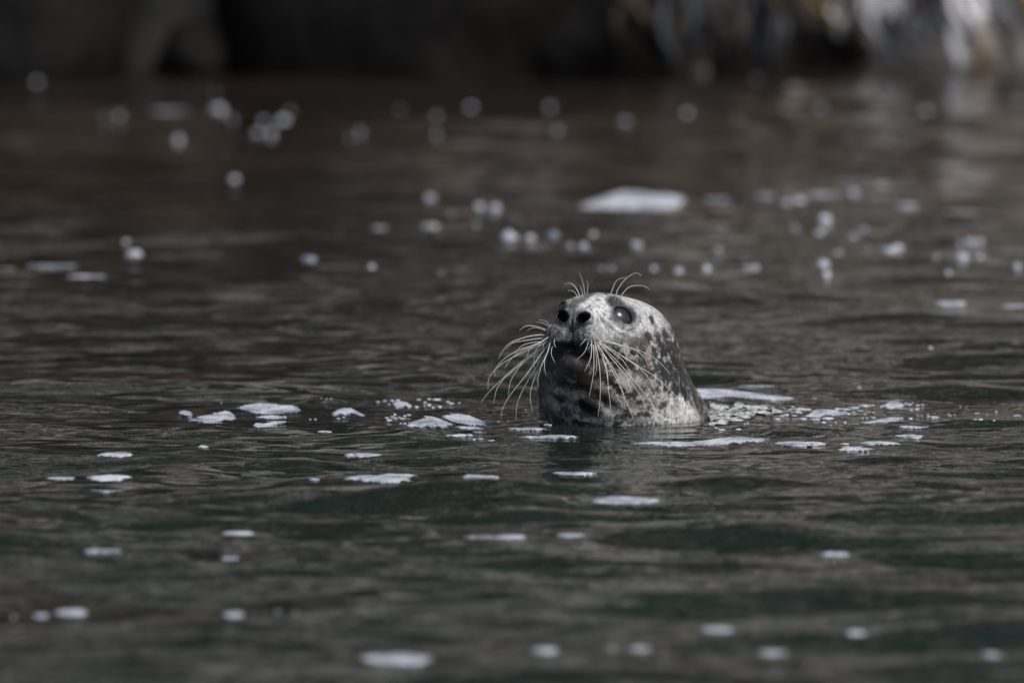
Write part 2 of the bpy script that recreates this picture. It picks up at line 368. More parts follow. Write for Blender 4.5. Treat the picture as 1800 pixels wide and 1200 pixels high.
DOTS = [
 ('small blurred foam speck on the dark water below the left rocks', 'blurred specks upper left',
  [(65,144,.8),(185,208,.7),(210,205,1.),(314,247,1.),(384,194,1.25),(408,210,.6),(452,235,.8),(476,236,1.2),(497,213,1.25),(463,212,.7),(510,195,.5),(378,162,.4),(412,315,.7)]),
 ('small blurred foam speck on the far dark water, top middle', 'blurred specks top middle',
  [(633,232,.8),(615,241,.6),(703,193,.6),(767,203,.4),(767,236,.6),(827,189,1.),(967,188,.8),(980,230,.6),(1098,219,.8),(1208,198,.9)]),
 ('small blurred foam speck on the tan reflection, upper right', 'blurred specks upper right',
  [(1443,191,1.0),(1626,195,1.0),(1718,180,.6),(1790,180,.6),(1330,140,.7)]),
 ('small blurred foam speck left of the large far foam patch', 'blurred specks left of the large far patch',
  [(757,348,.8),(841,364,1.1),(870,366,1.1),(793,378,.5),(597,406,.5),(838,395,.5),(894,424,1.5),(931,427,.9),(973,415,1.0),(1003,434,.9),(1026,434,.9),(1043,412,.7),(894,410,.6)]),
 ('small blurred foam speck in the row above the head', 'blurred specks in the row above the head',
  [(1058,472,1.0),(1076,472,1.0),(1149,470,1.1),(1192,477,.9),(1242,474,.9),(1314,473,1.),(1327,471,1.1),(1447,467,1.4),(1453,484,.9),(1118,433,.9),(1263,441,.8)]),
 ('small blurred foam speck near the far right foam line', 'blurred specks right of the head',
  [(1450,387,1.1),(1381,358,.9),(1500,340,1.0),(1495,322,.6),(1405,353,.7),(1440,412,.6),(1500,416,.6),(1519,406,.8),(1561,441,.9),(1577,436,.8),(1645,451,.7),(1690,454,1.0),(1722,453,.7),(1688,428,.8),(1706,426,.8),(1722,425,.8),(1667,481,.8),(1788,471,1.1),(1622,398,.5),(1271,400,.4),(1397,400,.4),(1473,445,.5)]),
 ('small blurred foam speck near the left edge of the water', 'blurred specks near the left edge',
  [(237,448,1.0),(222,425,.7),(544,457,.9),(653,470,.9),(775,481,.4)]),
]

# ---------------------------------------------------------------- water surface
rs = np.random.RandomState(11)
WAVES = []
for i in range(96):
    lam = float(np.exp(rs.uniform(math.log(.07), math.log(1.6))))
    th = math.pi/2 + rs.normal(0, .30 if lam < .3 else .45)
    k = 2*math.pi/lam
    slope = (.0215 if lam > .15 else .0180) if lam < .7 else .0095
    WAVES.append((k*math.cos(th), k*math.sin(th), slope/k, rs.uniform(0, 6.283)))
SEAL_C = (.222, .045)
calm = []                                    # film of foam calms the small waves under it: x, y, rx, ry
for (u, v, w_, h_, r_, l_) in PADS:
    p = water_pt(u, v); sc = FPX/(p[1]+CAM_D); calm.append((p[0], p[1], w_/2/sc+.05, h_/2/sc/(CAM_H/(p[1]+CAM_D))+.08))
for l_, pl in POLYS:
    us = [a for a, b in pl]; vv = [b for a, b in pl]
    p = water_pt(sum(us)/len(us), sum(vv)/len(vv)); calm.append((p[0], p[1], (max(us)-min(us))/1800+.05, (max(vv)-min(vv))/180+.08))
calm.append((.55, .08, .30, .22)); calm.append((.22, .05, .30, .24)); calm.append((.26, -.50, .28, .60))
for l_, g_, fl in FLECKS:
    for (u, v, w_, h_) in fl:
        p = water_pt(u, v); calm.append((p[0], p[1], .04, .06))
def height(x, y):
    x = np.asarray(x, float); y = np.asarray(y, float)
    h = np.zeros(np.broadcast(x, y).shape)
    for kx, ky, a, ph in WAVES: h = h + a*np.sin(kx*x + ky*y + ph)
    gate = .55 + .9*vnoise(np.stack([x*1.3, y*.55, 0*x+3.1], -1), 5)   # gusts: calmer and livelier areas
    h = h*gate
    keep = np.ones_like(h)
    for cx, cy, rx, ry in calm:
        q = ((x-cx)/rx)**2 + ((y-cy)/ry)**2
        keep = keep*(1 - .78*np.exp(-q*.9))
    h = h*keep
    r = np.sqrt((x-SEAL_C[0])**2 + (y-SEAL_C[1])**2)
    h = h + .0008*np.exp(-((r-.2)/.28)**2)*np.sin(2*math.pi*(r)/.062) + .0015*np.exp(-((r-.55)/.4)**2)*np.sin(2*math.pi*r/.17+.6)
    far = np.maximum(np.abs(x)-3.2, 0) + np.maximum(-4.8-y, 0) + np.maximum(y-13, 0)
    return h*np.exp(-far*1.2)
def axis(core0, core1, step, grow, end0, end1, mid=None):
    a = list(np.arange(core0, core1, step))
    x = a[-1]; s = step
    while x < end1: s *= grow; x += s; a.append(x)
    x = a[0]; s = step; b = []
    while x > end0: s *= grow; x -= s; b.append(x)
    return np.array(b[::-1] + a)
def lay_pts(uv):
    uv = np.array(uv, float); D = np.array([ray(a, b) for a, b in uv])
    t0 = (CAM_H-.045)/-D[:, 2]; t1 = (CAM_H+.045)/-D[:, 2]
    ts = t0[:, None] + (t1-t0)[:, None]*np.linspace(0, 1, 90)[None]
    P = CAMV + D[:, None, :]*ts[..., None]
    g = P[..., 2] - height(P[..., 0], P[..., 1])
    i = np.argmax(g < 0, 1); i = np.where((g < 0).any(1), i, 45); i = np.maximum(i, 1)
    r = np.arange(len(uv)); a, b = g[r, i-1], g[r, i]; f = np.clip(a/(a-b+1e-9), 0, 1)
    Q = P[r, i-1]*(1-f[:, None]) + P[r, i]*f[:, None]
    tp = CAM_H/-D[:, 2]; Q0 = CAMV + D*tp[:, None]; dy = np.clip(Q[:, 1]-Q0[:, 1], -.11, .11)
    return CAMV + D*(tp + dy/D[:, 1])[:, None]
xs = axis(-1.35, 1.75, .0125, 1.045, -150, 150)
ys = axis(-4.6, 2.6, .0135, 1.012, -60, 13)
ys = np.concatenate([ys, ys[-1] + np.cumsum(.2*1.15**np.arange(30))])
X, Y = np.meshgrid(xs, ys); Z = height(X, Y)
nx, ny = len(xs), len(ys)
idx = np.arange(nx*ny).reshape(ny, nx)
F = np.stack([idx[:-1, :-1], idx[:-1, 1:], idx[1:, 1:], idx[1:, :-1]], -1).reshape(-1, 4)
water = mesh_obj('water', np.stack([X, Y, Z], -1).reshape(-1, 3), F, M_WATER)
tag(water, kind='structure', label='dark rippled brownish green sea water')
# sea bed under it
sb = mesh_obj('seabed', [(-150, -70, -3), (150, -70, -3), (150, 120, -3), (-150, 120, -3)], [(0, 1, 2, 3)], M_DARKROCK, smooth=False)
tag(sb, kind='structure')

# ---------------------------------------------------------------- rocky shore
M_BROWNROCK = m_rock('brown_shore_rock', (.010, .009, .008), (.020, .016, .013), (.04, .032, .026), 3)
def rock_wall():
    xs = np.concatenate([np.arange(-26, -3, .35), np.arange(-3, 3.5, .045), np.arange(3.5, 26, .35)])
    zs = np.concatenate([np.arange(-1, .8, .045), np.arange(.8, 24, .2)])  # upper cliff is out of view, raised so the water mirrors rock, not sky
    X, Z = np.meshgrid(xs, zs)
    P = np.stack([X*.45, Z*.55, 0*X+1.7], -1)
    d = fbm(P, 6, 3, .55)
    Y = 10.45 + .26*np.maximum(Z, 0) - (d-.5)*3.0*sstep(-.3, 3.0, Z) - (fbm(np.stack([X*2, Z*1.6, 0*X], -1), 4, 9)-.5)*.7
    Y = Y + .8*sstep(.4, 1.1, X)                      # the shore lies a little further off at the right
    Y = Y - .9*sstep(.9, 2.2, Z)*sstep(1.2, .2, X)*sstep(4.5, 2.4, Z)     # unseen overhang, shaped to shade the hollow at the left
    strat = np.sin((Z*1.3 + .35*X*.3 + 1.6*fbm(np.stack([X*.2, Z*.2, 0*X], -1), 3, 21))*6.0)
    Y = Y - .13*strat*sstep(.5, 1.5, Z)
    n0, n1 = X.shape; idx = np.arange(n0*n1).reshape(n0, n1)
    F = np.stack([idx[:-1, :-1], idx[:-1, 1:], idx[1:, 1:], idx[1:, :-1]], -1).reshape(-1, 4)
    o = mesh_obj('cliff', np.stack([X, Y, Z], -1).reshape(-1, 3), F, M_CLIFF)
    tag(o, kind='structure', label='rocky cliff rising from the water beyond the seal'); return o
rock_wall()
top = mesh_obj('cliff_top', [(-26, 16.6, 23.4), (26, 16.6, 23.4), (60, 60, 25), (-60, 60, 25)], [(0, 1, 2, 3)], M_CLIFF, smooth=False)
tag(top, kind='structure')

def boulder(x, y, rx, ry, rz, z, seed, mat, label, group=None):
    n = 40; m = 24
    th = np.linspace(0, 2*math.pi, n, endpoint=False); ph = np.linspace(0, math.pi, m)
    T, Pp = np.meshgrid(th, ph)
    D = np.stack([np.sin(Pp)*np.cos(T), np.sin(Pp)*np.sin(T), np.cos(Pp)], -1)
    r = .72 + .55*fbm(D*1.6+seed*3.7, 4, seed)
    V = D*r[..., None]*np.array([rx, ry, rz]) + np.array([0, 0, z])
    idx = np.arange(m*n).reshape(m, n); nxt = np.roll(idx, -1, 1)
    F = np.stack([idx[:-1], idx[1:], nxt[1:], nxt[:-1]], -1).reshape(-1, 4)
    o = mesh_obj('boulder', V.reshape(-1, 3), F, mat); o.location = (x, y, 0)
    tag(o, label, 'rock', group); return o
boulder(-1.55, 10.35, .42, .35, .33, .08, 2, M_DARKROCK, 'dark blurred shore rock cut by the top left corner')
boulder(-1.22, 10.5, .10, .2, .13, .10, 4, M_BROWNROCK, 'faint brownish rock in the shadow at the top left')
boulder(-.93, 10.4, .13, .18, .13, .03, 5, M_DARKROCK, 'low dark rock right of the faint brownish one')
boulder(-.35, 10.5, .55, .4, .5, .1, 6, M_DARKROCK, 'broad black rock at the water edge, top middle')
boulder(.28, 10.6, .30, .35, .34, .08, 7, M_DARKROCK, 'black rock with brown growth right of the broad one')
boulder(.62, 10.8, .26, .35, .36, .05, 8, M_DARKROCK, 'dark bluish rock left of the pale hanging weed')
boulder(1.20, 11.35, .42, .36, .42, .2, 9, M_TANROCK, 'tan rock under the pale hanging weed, upper right')
boulder(1.72, 11.3, .33, .36, .40, .14, 10, M_TANROCK, 'tan rock cut by the top right corner')
boulder(.90, 10.95, .22, .2, .13, -.02, 12, M_DARKROCK, 'low wet rock at the waterline left of the weed')
boulder(1.42, 10.9, .30, .16, .09, -.03, 13, M_TANROCK, 'low wet rock at the waterline under the white weed')

boulder(2.1, 12.0, 1.05, .7, 1.5, .5, 21, M_TANROCK, 'high pale rock standing behind the hanging weed at the right')
boulder(1.15, 12.0, .55, .5, .8, .2, 22, M_TANROCK, 'pale rock shoulder behind the slanting grey weed')
# hanging weed: flat tapering fronds, each a real strip with thickness
def weed(u0, v0, n, spread, length, lean, cols, label, dy=0.0, wid=.02, y0=10.75):
    e = bpy.data.objects.new('seaweed_clump', None); COL.objects.link(e)
    d = ray(u0, v0); t = (y0+CAM_D)/d[1]; base = CAMV + d*t
    e.location = tuple(base); tag(e, label, 'seaweed', 'weed hanging from the shore rocks')
    for i in range(n):
        a = random.uniform(-1, 1); L = length*random.uniform(.6, 1.15); w0 = wid*random.uniform(.6, 1.3)
        x0 = a*spread; zz = .16+random.uniform(-.04, .06); yy = dy+random.uniform(-.1, .08)
        V = []; Fc = []; ns = 8
        for s in range(ns+1):
            q = s/ns
            cx = x0 + lean*L*q + .015*math.sin(q*6+i); cz = zz - L*q; cy = yy - .09*math.sin(q*2.2)
            ww = w0*(.55+.7*math.sin(q*3.0))*.5*(1+.25*math.sin(q*17+i))
            V += [(cx-ww, cy, cz), (cx+ww, cy-.004, cz), (cx, cy-.008-ww*.3, cz)]
        for s in range(ns):
            for k in range(3):
                k2 = (k+1) % 3; Fc.append((s*3+k, s*3+k2, s*3+3+k2, s*3+3+k))
        o = mesh_obj('frond', V, Fc, cols[i % len(cols)], e)
    return e
M_WPALE = m_plain('sheen_white_weed', (.80, .80, .84), .35, .2, 12)  # the sun's wet sheen is put into this weed's white
M_WGREY = m_plain('grey_weed', (.50, .49, .48), .35, .3, 12)
M_WGOLD = m_plain('golden_brown_weed', (.27, .17, .06), .35, .35, 10)
M_WBROWN = m_plain('brown_weed', (.05, .034, .024), .6, .4, 10)
M_WBLUE = m_plain('wet_blue_grey_weed', (.045, .052, .064), .55, .3, 10)
weed(1550, 30, 34, .09, .32, .32, [M_WGREY, M_WPALE, M_WPALE], 'pale grey weed slanting down to the right in the upper right', wid=.022)
weed(1610, 20, 9, .022, .20, .25, [M_WGOLD, M_WBROWN], 'golden brown weed between two pale clumps at the top edge', dy=-.1, wid=.02)
weed(1668, 50, 26, .050, .26, .20, [M_WPALE, M_WPALE, M_WGREY, M_WPALE, M_WGOLD], 'brightest white clump of weed in the upper right', dy=-.14, wid=.028)
weed(1735, 35, 30, .09, .27, .75, [M_WGREY, M_WPALE, M_WGREY], 'pale weed slanting steeply toward the right edge', wid=.024)
weed(1782, 25, 7, .035, .16, .4, [M_WGOLD], 'golden weed tuft near the top right corner', dy=-.1, wid=.02)
weed(1435, 25, 10, .06, .20, .5, [M_WGOLD, M_WBROWN], 'dull orange weed slanting over the dark rock at the top', wid=.02)
weed(1640, 20, 12, .25, .12, .5, [M_WGREY, M_WPALE], 'fringe of pale weed along the top edge at the right', wid=.02, dy=.05)
weed(1255, 60, 9, .07, .22, .05, [M_WBLUE, M_WBROWN], 'dark bluish weed hanging right of the brown growth', wid=.03, y0=10.15)
weed(1180, 60, 8, .05, .24, .05, [M_WBLUE, M_WBROWN, M_WBLUE], 'dim bluish grey weed hanging at the top, middle right', wid=.026, y0=10.15)
weed(1110, 50, 8, .06, .20, .0, [M_WBROWN], 'brown weed on the black rock, top middle', wid=.03, y0=10.15)
weed(1330, 65, 9, .06, .20, .08, [M_WBLUE, M_WBROWN, M_WBLUE], 'dark grey brown weed left of the orange weed', wid=.026, y0=10.15)
weed(1520, 88, 10, .12, .10, .1, [M_WGREY, M_WBLUE], 'low grey weed touching the water in the upper right', wid=.02, y0=10.7)

# ---------------------------------------------------------------- the seal
SX = .2133                                         # x of the pixel column 1090 at the seal
O = np.array([-.041+SX, 0.0, .170])
psi, the, rol = math.radians(22), math.radians(22), math.radians(-2.5)
Fv = np.array([-math.sin(psi)*math.cos(the), -math.cos(psi)*math.cos(the), math.sin(the)])
Lv = np.array([math.cos(psi), -math.sin(psi), 0.0])
Uv = np.cross(Fv, Lv)
if Uv[2] < 0: Uv = -Uv
L2 = Lv*math.cos(rol) + Uv*math.sin(rol); U2 = Uv*math.cos(rol) - Lv*math.sin(rol); Lv, Uv = L2, U2
def h2w(l, f, u): return O + l*Lv + f*Fv + u*Uv
def ell(q, c, r):
    p = [(q[i]-c[i])/r[i] for i in range(3)]
    k0 = np.sqrt(p[0]**2+p[1]**2+p[2]**2); k1 = np.sqrt((p[0]/r[0])**2+(p[1]/r[1])**2+(p[2]/r[2])**2)+1e-9
    return k0*(k0-1)/k1
def smin(a, b, k):
    h = np.maximum(k-np.abs(a-b), 0)/k; return np.minimum(a, b) - h*h*k*.25
def smax(a, b, k): return -smin(-a, -b, k)
def caps(p, a, b, ra, rb):
    a = np.array(a, np.float32); b = np.array(b, np.float32); ab = b-a; L = float(ab@ab)
    pa = [p[i]-a[i] for i in range(3)]
    t = np.clip((pa[0]*ab[0]+pa[1]*ab[1]+pa[2]*ab[2])/L, 0, 1)
    return np.sqrt((pa[0]-t*ab[0])**2+(pa[1]-t*ab[1])**2+(pa[2]-t*ab[2])**2) - (ra+(rb-ra)*t)
def torus(q, c, n, R, r, squash=1.0):
    n = np.array(n, float); n /= np.linalg.norm(n)
    d = [q[i]-c[i] for i in range(3)]
    hgt = d[0]*n[0]+d[1]*n[1]+d[2]*n[2]
    rad = np.sqrt(np.maximum(d[0]**2+d[1]**2+d[2]**2-hgt**2, 0))
    return np.sqrt((rad-R)**2+(hgt*squash)**2) - r
NECK = [((.012, .060, .137), .096), ((-.022, .03, .085), .127), ((.000, .05, 0.0), .146), ((.06, .2, -.18), .2), ((.3, .7, -.38), .23), ((.55, 1.2, -.42), .12), ((.65, 1.45, -.42), .04)]
EYE_L = (.064, .060, .0225); EYE_DIR = np.array([.80, .52, .28]); EYE_DIR /= np.linalg.norm(EYE_DIR)
EYE = []
def seal_sdf(x, y, z, full=True, sockets=True):
    rx, ry, rz = x-O[0], y-O[1], z-O[2]
    q0 = rx*Lv[0]+ry*Lv[1]+rz*Lv[2]; f = rx*Fv[0]+ry*Fv[1]+rz*Fv[2]; u = rx*Uv[0]+ry*Uv[1]+rz*Uv[2]
    l = np.abs(q0); q = (l, f, u)
    d = ell(q, (0, -.005, .002), (.087, .104, .080))
    d = smin(d, ell(q, (.043, .024, .030), (.036, .040, .028)), .018)             # brow
    d = smin(d, ell(q, (0, .085, .002), (.036, .07, .030)), .045)               # bridge of the muzzle
    d = smin(d, ell(q, (.05, .040, -.034), (.046, .058, .040)), .03)              # cheek
    d = smin(d, ell(q, (.0290, .113, -.0430), (.0350, .039, .0310)), .008)       # whisker pad
    d = smin(d, ell(q, (0, .132, -.014), (.030, .020, .022)), .010)             # nose
    d = smin(d, ell(q, (.0208, .139, -.0105), (.0195, .016, .0190)), .005)       # nostril rim
    cn, sn = math.cos(math.radians(32)), math.sin(math.radians(32))
    qn = ((l-.0215)*cn+(u+.0088)*sn, f, -(l-.0215)*sn+(u+.0088)*cn)
    d = smax(d, -ell(qn, (0, .160, 0), (.0158, .044, .0112)), .0022)    # nostril
    d = smax(d, -ell(q, (0, .150, -.034), (.0020, .014, .026)), .004)           # cleft under the nose
    d = smax(d, -ell(q, (0, .168, -.010), (.004, .014, .016)), .005)
    d = smax(d, -ell(q, (0, .150, -.088), (.026, .055, .027)), .008)              # arch of the lips
    if sockets:
        for k, (c, dr) in enumerate(EYE[:1]):
            e0, e1, e2 = l-c[0], f-c[1], u-c[2]
            s = np.sqrt(e0**2+e1**2+e2**2)
            la = np.array([.5, -.85, -.38]); la = la - dr*(la@dr); la /= np.linalg.norm(la); sh = np.cross(dr, la)
            pa = e0*la[0]+e1*la[1]+e2*la[2]; ps = e0*sh[0]+e1*sh[1]+e2*sh[2]; pd = e0*dr[0]+e1*dr[1]+e2*dr[2]
            d = smin(d, s-.0330, .012)                                        # lids swell over the eyeball
            d = smax(d, -np.maximum(np.sqrt(pa**2+((ps+.001)*1.45)**2)-.0240, .012-pd), .0022)
            d = smax(d, -(s-.0310), .001)
            d = d + .0022*np.exp(-((np.sqrt(pa**2+(ps*1.15)**2)-.0360)/.0022)**2)*sstep(.0, .02, pd)      # crease round the lids
    jaw = ell(q, (0, .086, -.094), (.034, .044, .029))
    jaw = smin(jaw, ell(q, (0, .02, -.085), (.07, .07, .05)), .04)
    d = smin(d, jaw, .004)
    X, Y, Z = x-SX, y, z
    nk = None
    for (a, ra), (b, rb) in zip(NECK[:-1], NECK[1:]):
        c = caps((X, Y, Z), a, b, ra, rb); nk = c if nk is None else smin(nk, c, .05)
    nk = smin(nk, caps((X, Y, Z), (.085, .10, .03), (.165, .12, -.10), .034, .05), .06)   # right shoulder slope
    if full:
        nk = smin(nk, ell((X, Y, Z), (-.12, .45, -.42), (.16, .08, .03)), .05)           # fore flipper
        nk = smin(nk, ell((X, Y, Z), (.52, .5, -.5), (.16, .09, .03)), .05)
        nk = smin(nk, ell((X, Y, Z), (.72, 1.62, -.42), (.05, .16, .10)), .04)           # hind flippers
    fold = .0035*np.sin((Z*.95+X*.35-Y*.3)*150+3*np.sin(X*22))*np.exp(-((Z-.055)/.04)**2)*np.exp(-((X+.08)/.09)**2)
    return smin(d, nk, .035) + fold
# find the eye seat on the skin
def find_eye():
    c = np.array(EYE_L)
    ts = np.linspace(-.03, .05, 400)
    P = np.array([h2w(*(c+EYE_DIR*t)) for t in ts])
    dd = seal_sdf(P[:, 0], P[:, 1], P[:, 2], False, False)
    t = ts[np.argmax(dd > 0)]
    surf = c + EYE_DIR*t
    print('EYE surface t', t, surf)
    EYE.append((surf - EYE_DIR*.0248, EYE_DIR))
find_eye()
def grow_axis(a, b, step, lo, hi, g=1.14):
    m = list(np.arange(a, b+1e-9, step)); x = m[-1]; s = step
    while x < hi: s = min(s*g, .03); x += s; m.append(x)
    x = m[0]; s = step; n = []
    while x > lo: s = min(s*g, .03); x -= s; n.append(x)
    return np.array(n[::-1]+m, np.float32)
ST = .0023
gx = grow_axis(SX-.19, SX+.22, ST, SX-.32, SX+.95)
gy = grow_axis(-.22, .10, ST, -.24, 1.85)
gz = grow_axis(-.03, .275, ST, -.68, .29)
GX, GY, GZ = np.meshgrid(gx, gy, gz, indexing='ij', sparse=True)
Dv = seal_sdf(GX, GY, GZ).astype(np.float32)
def surface_nets(D, gx, gy, gz):
    S = D < 0
    nx, ny, nz = D.shape
    c = np.zeros((nx-1, ny-1, nz-1), np.uint8)
    for a in (0, 1):
        for b in (0, 1):
            for e in (0, 1): c += S[a:nx-1+a, b:ny-1+b, e:nz-1+e]
    act = np.argwhere((c > 0) & (c < 8))
    vid = -np.ones(c.shape, np.int32); vid[act[:, 0], act[:, 1], act[:, 2]] = np.arange(len(act))
    acc = np.zeros((len(act), 3)); cnt = np.zeros(len(act))
    corners = [(a, b, e) for a in (0, 1) for b in (0, 1) for e in (0, 1)]
    G = (gx, gy, gz)
    for c0 in corners:
        for axn in range(3):
            if c0[axn]: continue
            c1 = list(c0); c1[axn] = 1
            i0 = act + np.array(c0); i1 = act + np.array(c1)
            d0 = D[i0[:, 0], i0[:, 1], i0[:, 2]]; d1 = D[i1[:, 0], i1[:, 1], i1[:, 2]]
            mk = (d0 < 0) != (d1 < 0)
            t = np.where(mk, d0/(d0-d1+1e-12), 0)
            P = np.stack([G[k][i0[:, k]] for k in range(3)], -1).astype(float)
            P1 = G[axn][i1[:, axn]]
            P[:, axn] = P[:, axn]*(1-t) + P1*t
            acc += P*mk[:, None]; cnt += mk
    V = acc/cnt[:, None]
    quads = []
    for axn in range(3):
        b, e = (axn+1) % 3, (axn+2) % 3
        sl0 = [slice(None)]*3; sl1 = [slice(None)]*3
        sl0[axn] = slice(0, -1); sl1[axn] = slice(1, None)
        A = S[tuple(sl0)]; B = S[tuple(sl1)]
        for (p, q_, flip) in ((A & ~B, None, False), (B & ~A, None, True)):
            id_ = np.argwhere(p)
            ok = (id_[:, b] > 0) & (id_[:, e] > 0) & (id_[:, b] < D.shape[b]-1) & (id_[:, e] < D.shape[e]-1)
            id_ = id_[ok]
            eb = np.zeros(3, int); eb[b] = 1; ee = np.zeros(3, int); ee[e] = 1
            g = lambda ix: vid[ix[:, 0], ix[:, 1], ix[:, 2]]
            qd = np.stack([g(id_-eb-ee), g(id_-ee), g(id_), g(id_-eb)], -1)
            if flip: qd = qd[:, ::-1]
            quads.append(qd)
    return V, np.concatenate(quads)
SV, SF = surface_nets(Dv, gx, gy, gz)
def grad(P, e=4e-4):
    f = lambda p: seal_sdf(p[:, 0], p[:, 1], p[:, 2])
    g = np.stack([(f(P+np.eye(3)[k]*e)-f(P-np.eye(3)[k]*e))/(2*e) for k in range(3)], -1)
    return g
for _ in range(2):
    g = grad(SV); dd = seal_sdf(SV[:, 0], SV[:, 1], SV[:, 2])
    SV = SV - g*np.clip(dd/np.maximum((g*g).sum(1), .25), -.002, .002)[:, None]
NRM = grad(SV); NRM /= np.linalg.norm(NRM, axis=1)[:, None]+1e-9
print('seal verts', len(SV))
seal = bpy.data.objects.new('seal', None); COL.objects.link(seal); seal.location = (SX, .05, 0)
tag(seal, 'spotted grey and white seal with its head raised out of the water, long white whiskers', 'seal')
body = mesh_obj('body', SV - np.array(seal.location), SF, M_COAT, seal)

# coat: albedo per vertex, painted by anatomy, with a few highlights and shadows put in
def coat_albedo(P, N):
    u, v = to_px(P)
    n = len(P)
    # flow coordinates: spots are drawn out along the neck
    a = math.radians(17); s = (P[:, 0]*math.cos(a)+P[:, 2]*math.sin(a)); t = (-P[:, 0]*math.sin(a)+P[:, 2]*math.cos(a))
    Q = np.stack([s, P[:, 1], t], -1)
    wob = (fbm(P*40, 3, 31)-.5)[:, None]*.02
    streak = fbm((Q+wob)*np.array([200, 110, 66]), 4, 40, .6)
    blot = fbm((P+wob*1.3)*np.array([66, 66, 66]), 4, 50, .6)
    fine = fbm(P*260, 2, 60)
    right = sstep(1105, 1150, u)*sstep(745, 690, v)
    pat = blot*(1-right)+streak*right
    pale = np.array([.42, .41, .40]); darkc = np.array([.030, .028, .028])
    m = sstep(.485+.035*right, .54+.03*right, pat)[:, None]
    C = darkc*(1-m)+pale*m
    lowl = (sstep(1085, 1040, u)*sstep(640, 670, v)*m[:, 0])[:, None]
    C = C*(1-lowl) + np.array([.25, .205, .175])*lowl
    front = sstep(.35, -.05, N[:, 1])
    def op(cu, cv, ru, rv, ang, col, strength=1., soft=.35, rag=.5, only=None):
        nonlocal C
        ca, sa = math.cos(math.radians(ang)), math.sin(math.radians(ang))
        du, dv = u-cu, v-cv
        e = np.sqrt(((du*ca+dv*sa)/ru)**2+((-du*sa+dv*ca)/rv)**2)
        e = e + (fine-.5)*rag*1.7 + (blot-.5)*rag*1.7
        w_ = (1-sstep(1-soft, 1+soft, e))*strength*front
        if np.isscalar(col): col = (col, col, col)
        C = C*(1-w_[:, None]) + np.array(col)*w_[:, None]
    # top of the head and face
    op(1075, 548, 62, 44, 0, .56, .93, .4)
    op(1135, 556, 34, 44, -25, .62, .95, .4, .7)
    op(1045, 537, 26, 26, 0, .74, .9, .4, .9)
    op(1110, 524, 34, 9, 20, .66, .8)
    op(1062, 577, 30, 20, 25, .55, .8)
    op(1035, 511, 30, 6, 0, (.06, .06, .065), .9, .4, .9)
    op(1065, 516, 4, 3, 0, .05, .8)
    op(1050, 527, 5, 3, 0, .12, .6)
    op(1024, 526, 25, 5, -32, (.09, .09, .10), .85, .4, .8)
    op(1000, 532, 15, 11, -30, .30, .8)
    op(1007, 540, 9, 5, -40, .07, .8)
    op(985, 545, 12, 16, 15, .04, .9)
    op(1082, 532, 18, 11, 28, (.06, .06, .064), 1, .3, .25)
    op(1096, 554, 24.5, 19.5, 20, (.045, .044, .046), 1, .22, .1)
    op(1103, 571, 15, 3, 22, .26, .8, .4, .3)
    
    op(1100, 577, 26, 4, 24, .34, .8)
    op(1146, 563, 4, 10, -12, .03, .95, .3, .3)
    op(1152, 574, 4, 7, -10, .06, .7)
    op(1060, 565, 18, 2.2, 58, .14, .7); op(1072, 572, 22, 2.2, 42, .16, .7); op(1085, 583, 24, 2, 30, .17, .6)
    # cheek with rusty tint
    op(1100, 597, 22, 10, 15, (.12, .13, .13), .8, .4, 1.)
    op(1135, 598, 8, 14, -20, (.10, .06, .05), .85, .4, .8)
    op(1122, 604, 12, 8, 0, (.10, .07, .06), .7, .4, 1.)
    op(1140, 622, 7, 14, -10, (.34, .30, .29), .8)
    # muzzle
    sp = sstep(.42, .62, fbm(P*np.array([330, 330, 330]), 2, 77))
    muz = np.stack([.055+.20*sp]*3, -1)
    e = np.sqrt(((u-1000)/52)**2+((v-588)/21)**2); w_ = (1-sstep(.75, 1.1, e))*front
    C = C*(1-w_[:, None])+muz*w_[:, None]
    op(1052, 586, 18, 14, 20, .34, .65, .5, 1.)
    op(1004, 559, 38, 20, 0, (.17, .17, .18), .95, .25, .3)
    op(1003, 546, 12, 5, 0, (.30, .30, .31), .8)
    op(1023, 561, 13.5, 9.5, -27, .010, 1, .15, .1); op(988, 559, 11.5, 8, 50, .010, 1, .15, .1)
    op(1008, 548, 5, 3, 0, .34, .8); op(1024, 573, 16, 3, -20, .055, .9, .4, .3); op(986, 572, 9, 3, 20, .05, .9, .4, .3)
    op(1001, 583, 2.2, 12, 3, .02, .85, .4, .1)
    # mouth, chin, throat
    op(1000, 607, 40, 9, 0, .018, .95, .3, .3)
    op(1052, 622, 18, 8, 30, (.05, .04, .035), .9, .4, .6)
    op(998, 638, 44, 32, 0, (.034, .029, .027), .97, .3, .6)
    op(1000, 606, 24, 5, 0, .008, .95, .3, .2)  # shade of the mouth gap put into the coat colour
    op(1001, 615, 20, 3, 0, .075, .8, .4, .4)  # light catching the chin's top edge, painted into the coat
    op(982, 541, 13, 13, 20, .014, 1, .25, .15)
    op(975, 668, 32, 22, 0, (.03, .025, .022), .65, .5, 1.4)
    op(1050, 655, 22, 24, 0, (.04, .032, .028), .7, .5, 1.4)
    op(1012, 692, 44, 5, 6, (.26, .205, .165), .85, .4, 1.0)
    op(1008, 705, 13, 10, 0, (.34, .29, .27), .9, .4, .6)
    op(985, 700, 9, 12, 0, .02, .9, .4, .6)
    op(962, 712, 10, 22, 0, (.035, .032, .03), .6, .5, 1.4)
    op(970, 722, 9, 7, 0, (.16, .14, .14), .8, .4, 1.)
    op(1035, 712, 22, 15, 0, .013, 1, .25, .5)
